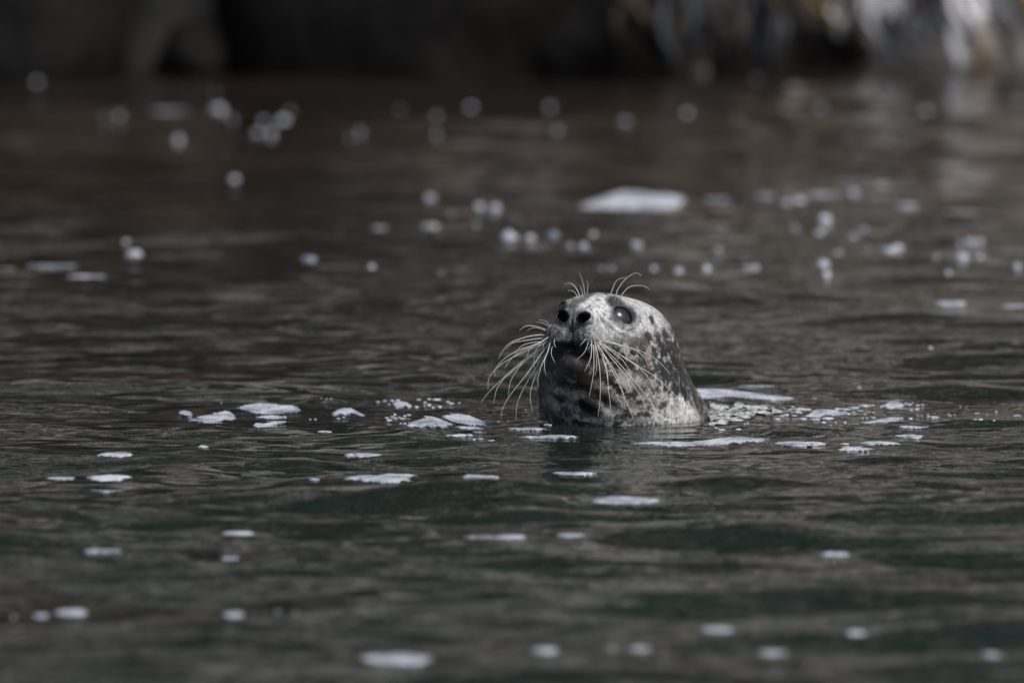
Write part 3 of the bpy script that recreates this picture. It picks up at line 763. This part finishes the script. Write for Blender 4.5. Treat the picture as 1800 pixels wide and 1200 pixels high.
    op(985, 690, 12, 6, 20, .30, .7, .4, 1.2); op(966, 690, 7, 10, 0, .22, .6, .4, 1.2); op(1062, 688, 9, 8, 0, (.27,.23,.20), .8, .4, 1.); op(1075, 722, 16, 8, 0, .36, .8, .4, 1.2); op(1060, 738, 20, 5, 0, .20, .7, .4, 1.)
    op(1070, 700, 20, 16, 0, (.035, .032, .03), .7, .4, 1.2)
    op(1092, 660, 12, 9, 35, (.30, .27, .25), .8, .4, .8)
    op(1105, 640, 12, 8, 0, .03, .8, .4, .8)
    op(1122, 636, 7, 8, 0, .03, .8)
    op(1118, 668, 18, 14, 40, (.36, .34, .33), .8, .4, 1.)
    op(1130, 688, 14, 8, 20, .05, .8, .4, 1.)
    op(1150, 672, 12, 12, 0, (.36, .34, .33), .7, .4, 1.)
    op(1174, 655, 14, 17, -20, .022, .9, .35, .8)
    op(1150, 700, 16, 12, 0, (.42, .40, .39), .6, .4, 1.)
    op(1195, 668, 20, 26, -20, .04, .6, .5, 1.6); op(1160, 640, 18, 20, -20, .03, .45, .5, 1.8); op(1090, 690, 14, 10, 0, .03, .7, .5, 1.4); op(1128, 655, 10, 9, 0, .03, .75, .4, 1.2)
    op(1110, 712, 22, 12, 0, (.30, .28, .27), .7, .4, 1.2)
    op(1135, 738, 30, 6, 0, .28, .7, .4, 1.)
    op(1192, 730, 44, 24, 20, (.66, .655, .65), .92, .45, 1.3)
    op(1213, 722, 7, 24, -35, .85, .9, .5, 1.4)  # wet highlight painted as albedo, over whiter fur
    op(1165, 713, 9, 6, -30, .04, .9, .4, .5)
    op(1140, 716, 6, 5, 0, .07, .7)
    for (cu, cv, a_, b_, an) in [(1140,590,5,11,-15),(1156,594,4,10,-15),(1169,590,4,11,-18),(1164,614,5,13,-15),(1178,606,3.5,12,-18),(1127,637,8,8,0),(1151,622,4,10,-10),(1188,612,3,13,-18),
                                 (1191,641,5,13,-18),(1183,632,3.5,9,-18),(1160,640,5,9,-20),(1200,660,4,13,-20),(1113,694,8,7,20),(1093,688,9,8,10),(1137,729,5,3,0),(1146,652,6,7,-30),(1203,690,4,12,-22),(1187,684,5,8,-30),(1168,684,6,5,-20),(1102,722,6,5,10),(1125,707,5,4,0)]:
        op(cu, cv, a_*1.15, b_*1.1, an, (.022, .020, .020), .95, .3, .9)
    op(1148, 580, 4, 12, -10, .50, .6, .4, 1.); op(1172, 575, 3, 12, -18, .45, .6, .4, 1.); op(1176, 560, 8, 16, -30, .20, .5, .5, 1.2)
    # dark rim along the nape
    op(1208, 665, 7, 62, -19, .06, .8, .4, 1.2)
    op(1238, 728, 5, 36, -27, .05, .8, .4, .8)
    mot = fbm((P+wob)*np.array([120, 120, 120]), 3, 111, .6); C = C*(.74+.36*sstep(.36, .62, mot))[:, None]*1.06
    spk = vnoise(P*np.array([230, 150, 170])+wob*60, 121); C = C*(1-.62*sstep(.70, .84, spk))[:, None]
    hair = .80+.36*vnoise(Q*np.array([420, 420, 120]), 90)
    C = C*hair[:, None]
    return np.clip(C, .008, .8)
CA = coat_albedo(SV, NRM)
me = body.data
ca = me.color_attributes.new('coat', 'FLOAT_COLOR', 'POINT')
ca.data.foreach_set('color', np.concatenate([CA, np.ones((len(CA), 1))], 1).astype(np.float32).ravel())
wt = me.attributes.new('wet', 'FLOAT', 'POINT')
uu, vv = to_px(SV)
W = np.clip(sstep(.16, .0, SV[:, 2])*.8 + (1-sstep(.5, 1.0, np.sqrt(((uu-1004)/46)**2+((vv-560)/24)**2))), 0, 1)
wt.data.foreach_set('value', W.astype(np.float32))

# eyes
ec, edr = EYE[0]
for sgn in (1, -1):
    c = h2w(sgn*ec[0], ec[1], ec[2])
    th = np.linspace(0, 2*math.pi, 40, endpoint=False); ph = np.linspace(0, math.pi, 24)
    T, Pp = np.meshgrid(th, ph); r = .0308
    V = np.stack([np.sin(Pp)*np.cos(T), np.sin(Pp)*np.sin(T), np.cos(Pp)], -1).reshape(-1, 3)*r + c - np.array(seal.location)
    idx = np.arange(24*40).reshape(24, 40); nxt = np.roll(idx, -1, 1)
    Fq = np.stack([idx[:-1], idx[1:], nxt[1:], nxt[:-1]], -1).reshape(-1, 4)
    mesh_obj('eye', V, Fq, M_EYE, seal)
print('eye px', to_px(h2w(*ec)), to_px(h2w(-ec[0], ec[1], ec[2])), 'nose px', to_px(h2w(0, .15, -.01)))

bvh = BVHTree.FromPolygons([Vector(p) for p in SV], [tuple(int(i) for i in q) for q in SF])
def on_seal(u, v):
    d = Vector(ray(u, v)).normalized(); o = Vector(CAMV)
    hit = bvh.ray_cast(o, d)
    if hit[0] is not None: return np.array(hit[0]), np.array(hit[1])
    t = (CAM_D-.08)/d.y; p = o + d*t
    hit = bvh.find_nearest(p); return np.array(hit[0]), np.array(hit[1])
def catmull(pts, n):
    pts = [2*np.array(pts[0])-np.array(pts[1])]+[np.array(p) for p in pts]+[2*np.array(pts[-1])-np.array(pts[-2])]
    out = []
    for i in range(1, len(pts)-2):
        p0, p1, p2, p3 = pts[i-1:i+3]
        for k in range(n):
            t = k/n; out.append(.5*((2*p1)+(-p0+p2)*t+(2*p0-5*p1+4*p2-p3)*t*t+(-p0+3*p1-3*p2+p3)*t**3))
    out.append(pts[-2]); return out
def whisker(px, fwd=.03, r0=.00072, side=0):
    root, nrm = on_seal(*px[0])
    y0 = root[1]; c = catmull(px, 5); n = len(c)
    L = [0]
    for a, b in zip(c[:-1], c[1:]): L.append(L[-1]+float(np.hypot(*(b-a))))
    V = []; Fc = []; ctr = []
    for i, q in enumerate(c):
        s = L[i]/L[-1]
        y = y0 - fwd*math.sin(s*1.5)*min(1, L[-1]/60)
        d = ray(*q); P = CAMV + d*((y+CAM_D)/d[1]); ctr.append(P)
    ctr[0] = root - nrm*.003
    for i, P in enumerate(ctr):
        s = L[i]/L[-1]; tdir = ctr[min(i+1, n-1)]-ctr[max(i-1, 0)]; tdir = tdir/(np.linalg.norm(tdir)+1e-9)
        a = np.cross(tdir, [0, 1, 0]); a /= np.linalg.norm(a)+1e-9; b = np.cross(tdir, a)
        r = r0*(1-.62*s)*(1+.10*math.sin(i*2.3))
        for k in range(6): V.append(P + r*(a*math.cos(k*math.pi/3)+b*math.sin(k*math.pi/3)) - np.array(seal.location))
    for i in range(n-1):
        for k in range(6):
            k2 = (k+1) % 6; Fc.append((i*6+k, i*6+k2, i*6+6+k2, i*6+6+k))
    Fc.append(tuple(range(6))[::-1]); Fc.append(tuple((n-1)*6+k for k in range(6)))
    mesh_obj('whisker', V, Fc, M_WHISK, seal)
WH = [
 [(954,588),(935,590),(918.6,594),(896,603),(885,615),(875,632)],
 [(954,594),(918.6,599),(900,603.5),(888.5,614.6)],
 [(964,592),(947,603),(912,615),(887,630),(871,648),(870,660.5)],
 [(956,602),(918.6,620),(890,634),(868,652),(858.5,667.6),(858,685)],
 [(957,609),(925,629.6),(893,656.5),(861.6,686.6),(844,708.4)],
 [(956,612),(930,629),(912,646),(898,669),(893,696)],
 [(957,614),(925,633),(898,655),(884,667.6),(872.7,685),(868,708.4)],
 [(962,606),(947,628),(923,661),(896.5,694.5),(884,716.6),(880,735.6)],
 [(961,619),(937.6,653),(920,683.4),(909,710),(906.7,739)],
 [(964.5,615),(947,648.6),(936,674),(932,699),(936,723)],
 [(967,601),(962,620),(952,642),(946,663),(946,681)],
 [(971,607.5),(969,621.7),(976,639)],
 [(959,579),(940.8,573.4),(925,572.7),(913,580.6)],
 [(969,574),(958,564),(947,562)],
 [(964,573),(953,567),(943,566)],
 [(958,580),(939,575.8),(925,582)],
 [(956,601),(940,607),(931,614),(925,629.6)],
 [(958,603),(944,612),(939,630),(939.6,661)],
 [(961,598),(956.6,603),(954,614)],
 [(966,610),(958,631),(957,645.4),(959.7,659.7)],
 [(957,605),(925,613),(900,629),(887,647)],
 [(955,600),(930,603),(914,610),(906,622)],
 [(1062,598),(1089,605.4),(1120,614.8),(1148,628),(1165,642),(1177.5,656.8)],
 [(1058,599),(1090,607),(1117,615.8),(1132.4,628),(1141,646.7)],
 [(1064,602),(1082,604),(1092,609),(1105,629.6)],
 [(1058,602),(1073,612.4),(1120,642),(1155.8,665),(1182,690),(1208.7,719)],
 [(1060,606),(1090,624),(1120,643.6),(1137,660.7),(1152.7,687)],
 [(1056,603),(1065.6,611),(1089,628),(1101,642),(1110.7,662)],
 [(1052,601),(1059,609),(1087,637),(1115,670),(1143,704),(1169,745)],
 [(1058,611),(1069.4,623),(1098,657.6),(1120,687),(1138.7,724)],
 [(1048,600),(1067,634),(1089,678),(1103,710.4),(1114.6,738.4)],
 [(1054,610),(1064,626.4),(1081,653),(1095,688.7),(1099,716.7)],
 [(1050,606),(1054.7,619.4),(1065.6,649.8),(1070,687),(1075.7,738.4)],
 [(1052,607),(1057.8,620),(1067,651),(1069,671.6)],
 [(1045,598),(1050,620),(1054.7,656),(1054.7,701),(1050.8,732)],
 [(1043,605),(1043.8,623),(1043,657.6),(1035,699.6)],
 [(1040,603),(1040,611),(1037.6,631),(1026.7,654.4)],
 [(1035,600),(1026.7,620),(1012,633.4)],
 [(1040,597),(1039,605),(1033,614)],
 [(1046,604),(1049,643.6),(1045,662)],
 [(1068,588),(1085,585),(1108.5,586),(1126,594)],
 [(1049,593),(1056,600),(1057,608)],
 [(1031,594),(1019,608)],
 [(975,596),(974,604),(978,611)],
 [(1019,519),(1011,504),(1002,497.7),(991.5,499.5)],
 [(1014.8,520),(1008,512),(998,510)],
 [(1024.5,517),(1020,501.8)],
 [(1028,517),(1025,498),(1019,480)],
 [(1032,517),(1033.5,499.5),(1031,492.8)],
 [(1074.8,513),(1081.5,496.5),(1089,490),(1100,487.8)],
 [(1082,515),(1096.5,493.5),(1111.5,482),(1120.5,480),(1127,484)],
 [(1092,518),(1105.5,504.8),(1120.5,501.8),(1132.5,503),(1141.5,508)],
]
for i, p in enumerate(WH):
    big = len(p) >= 4
    whisker(p, .035 if p[0][1] > 540 else .0, .00088 if big else .0006)

# ---------------------------------------------------------------- foam on the water
def set_core(o, vals):
    a = o.data.attributes.new('core', 'FLOAT', 'POINT'); a.data.foreach_set('value', np.asarray(vals, np.float32))
def solid_patch(name, ring, mat, thick, dome, label, group=None, nr=5):
    """ring: outline points (x, y) in metres; a thin raft of bubbles lying on the water"""
    ring = np.array(ring); c = ring.mean(0); n = len(ring)
    V = [np.array([c[0], c[1], 0])]; lev = [1.0]
    for k in range(1, nr+1):
        f = k/nr
        for p in ring: V.append(np.array([*(c+(p-c)*f), 0])); lev.append(1-f**3)
    V = np.array(V); lev = np.array(lev)
    hw = height(V[:, 0], V[:, 1])
    V[:, 2] = hw + .0006 + thick*np.minimum(1, lev*3) + dome*lev + .0006*(vnoise(V*140, 4)-.5)
    low = V[-n:].copy(); low[:, 2] = hw[-n:] - .004
    Fc = []
    for j in range(n): Fc.append((0, 1+j, 1+(j+1) % n))
    for k in range(nr-1):
        a = 1+k*n; b = a+n
        for j in range(n): Fc.append((a+j, b+j, b+(j+1) % n, a+(j+1) % n))
    a = 1+(nr-1)*n; b = a+n
    for j in range(n): Fc.append((a+j, b+j, b+(j+1) % n, a+(j+1) % n))
    o = mesh_obj(name, np.concatenate([V, low]), Fc, mat)
    set_core(o, np.concatenate([lev, np.zeros(n)]) if nr > 2 else np.ones(len(V)+n))
    recenter(o, (c[0], c[1], float(hw[0]))); tag(o, label, 'foam', group); return o
def oval_ring(u, v, w_, h_, rough, n=36, seed=0):
    r = random.Random(seed); ph = [r.uniform(0, 6.28) for _ in range(8)]; am = [r.uniform(.4, 1) for _ in range(8)]
    out = []
    for i in range(n):
        t = i/n*2*math.pi
        k = 1 + rough*(.35*am[0]*math.sin(2*t+ph[0])+.35*am[1]*math.sin(3*t+ph[1])+.25*am[2]*math.sin(5*t+ph[2])+.2*am[3]*math.sin(9*t+ph[3])+.18*am[4]*math.sin(14*t+ph[4]))
        out.append((u+w_/2*k*math.copysign(abs(math.cos(t))**.9, math.cos(t)), v-h_/2*k*math.sin(t)))
    return [tuple(p[:2]) for p in lay_pts(out)]
for i, (u, v, w_, h_, ro, lab) in enumerate(PADS):
    far = v < 420; bl = (.58 if v < 775 else .36)*.056*abs(775-v); w_ = max(w_-bl, 6); h_ = max(h_-bl, 3.2); ro = min(ro, .26)
    solid_patch('foam_patch', oval_ring(u, v, w_-1, h_-1.5, ro*1.7+.12, 44, seed=i), M_FOAM, .0006, .002 if far else .0005, lab, 'flat foam patches floating on the water')
def dense(pl, n=3):
    out = []
    for a, b in zip(pl, pl[1:]+pl[:1]):
        for k in range(n): out.append((a[0]+(b[0]-a[0])*k/n, a[1]+(b[1]-a[1])*k/n))
    return out
def comb(d, seed):
    # the film tears along little ripples: slanting teeth at the two ends of the raft
    us = [a for a, b in d]; u0, u1 = min(us), max(us); r = random.Random(seed); out = []
    for i, (a, b) in enumerate(d):
        q = abs((a-(u0+u1)/2)/((u1-u0)/2)); k = max(0, q-.25)
        out.append((a + (4.2 if i % 2 else -4.2)*k*r.uniform(.5, 1.1), b + (.7 if i % 2 else -.7)*k))
    return out
def poly_patch(pl, label):
    pts = [p[:2] for p in lay_pts(comb(dense(pl, 4), len(pl)) if any(q in label for q in ('comb', 'feather', 'jagged', 'stepped', 'overlap', 'pointed', 'layered')) else dense(pl, 3))]
    tri = tessellate_polygon([[Vector((p[0], p[1]*.1, 0)) for p in pts]])
    V2 = np.array(pts)
    # refine: add grid by splitting triangles
    Vt = [tuple(p) for p in pts]; T = [tuple(t) for t in tri]
    for _ in range(2):
        nt_ = []; cache = {}
        def mid(a, b):
            key = (min(a, b), max(a, b))
            if key not in cache: cache[key] = len(Vt); Vt.append(((Vt[a][0]+Vt[b][0])/2, (Vt[a][1]+Vt[b][1])/2))
            return cache[key]
        for a, b, c in T:
            ab, bc, ca_ = mid(a, b), mid(b, c), mid(c, a)
            nt_ += [(a, ab, ca_), (ab, b, bc), (ca_, bc, c), (ab, bc, ca_)]
        T = nt_
    A = np.array(Vt); h = height(A[:, 0], A[:, 1])
    topz = h + .0010 + .0008*vnoise(np.stack([A[:, 0]*60, A[:, 1]*30, h*0], -1), 8)
    n = len(A); V = np.concatenate([np.stack([A[:, 0], A[:, 1], topz], -1), np.stack([A[:, 0], A[:, 1], h-.003], -1)])
    def up(t):
        a, b, c = (A[i] for i in t); return (b[0]-a[0])*(c[1]-a[1])-(b[1]-a[1])*(c[0]-a[0]) > 0
    T = [t if up(t) else t[::-1] for t in T]
    ec = {}
    for t in T:
        for a, b in ((t[0], t[1]), (t[1], t[2]), (t[2], t[0])): ec[(a, b)] = 1
    Fc = list(T) + [(a+n, b+n, b, a) for (a, b) in ec if (b, a) not in ec]
    o = mesh_obj('foam_patch', V, Fc, M_FOAM, smooth=False)
    R_ = np.array(pts); dd = np.sqrt((A[:, None, 0]-R_[None, :, 0])**2 + ((A[:, None, 1]-R_[None, :, 1])*.35)**2).min(1)
    cr = np.clip(dd/.010, 0, 1); set_core(o, np.concatenate([cr, cr*0]))
    c = A.mean(0); recenter(o, (c[0], c[1], 0)); tag(o, label, 'foam', 'flat foam patches floating on the water')
for lab, pl in POLYS: poly_patch(pl, lab)
ORD = 'first second third fourth fifth sixth seventh eighth ninth tenth eleventh twelfth thirteenth fourteenth fifteenth sixteenth seventeenth eighteenth nineteenth twentieth twenty-first twenty-second twenty-third twenty-fourth twenty-fifth twenty-sixth'.split()
k = 0
for lab0, grp, fl in FLECKS:
    fl = sorted(fl)
    for q_, (u, v, w_, h_) in enumerate(fl):
        lab = lab0 + ', ' + ('leftmost of them' if q_ == 0 else 'rightmost of them' if q_ == len(fl)-1 else ORD[q_] + ' from the left')
        k += 1; solid_patch('foam_chip', oval_ring(u, v, max(w_-1.5, 2), max(h_-1.6, 1.3), .35, 14, k+100), M_FOAM, .0003, .0002, lab, grp, 2)
# little domes of froth that blur into discs far from the focus
def froth(u, v, s, seed, lab, grp):
    p = lay_pts([(u, v)])[0]; r = random.Random(seed); sxx = r.uniform(.75, 1.5); R = .0115*s*r.uniform(.7, 1.2)
    n, m = 14, 6; V = []; Fc = []
    for b in range(m+1):
        ph = b/m*math.pi/2
        for a in range(n):
            th = a/n*2*math.pi; k_ = 1+.14*math.sin(3*th+seed)+.08*math.sin(5*th+2*seed)
            V.append((R*sxx*k_*math.cos(ph)*math.cos(th), R*1.5*k_*math.cos(ph)*math.sin(th), R*.95*math.sin(ph)))
    for b in range(m):
        for a in range(n): Fc.append((b*n+a, b*n+(a+1) % n, b*n+n+(a+1) % n, b*n+n+a))
    o = mesh_obj('foam_speck', V, Fc, M_FOAM); set_core(o, np.ones(len(V))); o.location = (p[0], p[1], float(height(p[0], p[1]))-.001)
    tag(o, lab, 'foam', grp)
for lab0, grp, dl in DOTS:
    dl = sorted(dl)
    for i, (u, v, s) in enumerate(dl):
        lab = lab0 + ', ' + ('leftmost' if i == 0 else 'rightmost' if i == len(dl)-1 else ORD[i] + ' from left')
        froth(u, v, s, i*7+int(u), lab, grp)
# the large far patch: a long low raft with a raised back
pl = [(1000,372),(1012,360),(1035,354),(1060,347),(1085,340),(1098,334),(1125,336),(1150,342),(1180,341),(1205,343),(1215,352),(1208,362),(1180,366),(1150,366),(1120,364),(1090,368),(1060,374),(1030,378),(1008,378)]
solid_patch('foam_patch', [tuple(water_pt(a, b)[:2]) for a, b in dense([(1107+(a-1107)*.92, 357+(b-357)*.62) for a, b in pl], 2)], M_FOAM, .002, .006, 'largest blurred foam raft on the far water, above and right of the head', 'flat foam patches floating on the water')

# wake: churned froth right behind the neck
def wake():
    X0, X1 = water_pt(1240, 730)[0], water_pt(1420, 730)[0]
    xs = np.arange(X0, X1, .0035); ys = np.arange(-.16, .30, .007)
    X, Y = np.meshgrid(xs, ys); u, v = to_px(np.stack([X, Y, 0*X], -1))
    q = (u-1245)/(1415-1245)
    topv = 716 + 2*q + 1.5*np.sin(u*.11); botv = 748 - 20*sstep(.0, .75, q) - 4*sstep(.7, 1, q)
    ins = np.minimum(v-topv, botv-v)
    nz = fbm(np.stack([X*80, Y*26, 0*X], -1), 4, 71, .62)
    keep = (ins + (nz-.5)*16 > 0) & (nz > .33+.10*q) & (u > 1246)
    Z = height(X, Y) + .001 + .008*np.maximum(nz-.42, 0)*sstep(-1, 6, ins) + .0035*vnoise(np.stack([X*160, Y*60, 0*X], -1), 72)*sstep(-1, 5, ins)
    n0, n1 = X.shape; idx = np.arange(n0*n1).reshape(n0, n1)
    F = np.stack([idx[:-1, :-1], idx[:-1, 1:], idx[1:, 1:], idx[1:, :-1]], -1)
    kf = keep[:-1, :-1] & keep[1:, 1:] & keep[:-1, 1:] & keep[1:, :-1]
    F = F[kf]
    used, inv = np.unique(F, return_inverse=True)
    V = np.stack([X, Y, Z], -1).reshape(-1, 3)[used]
    o = mesh_obj('wake_froth', V, inv.reshape(-1, 4), M_FROTH)
    tag(o, 'churned white froth trailing right from the neck of the seal', 'froth', None, 'stuff')
mf, nt, b = new_mat('wet_froth'); pos = world_pos(nt)
n = noise_node(nt, mapping(nt, pos, (.6, .5, 1)), 70, 4, .65, .8)
r = ramp(nt, n.outputs[0], [(.38, (.05, .08, .08)), (.47, (.40, .45, .46)), (.56, (.88, .90, .92))])
nt.links.new(r.outputs[0], b.inputs['Base Color']); b.inputs['Roughness'].default_value = .15
M_FROTH = mf
wake()
print('objects', len(bpy.data.objects))
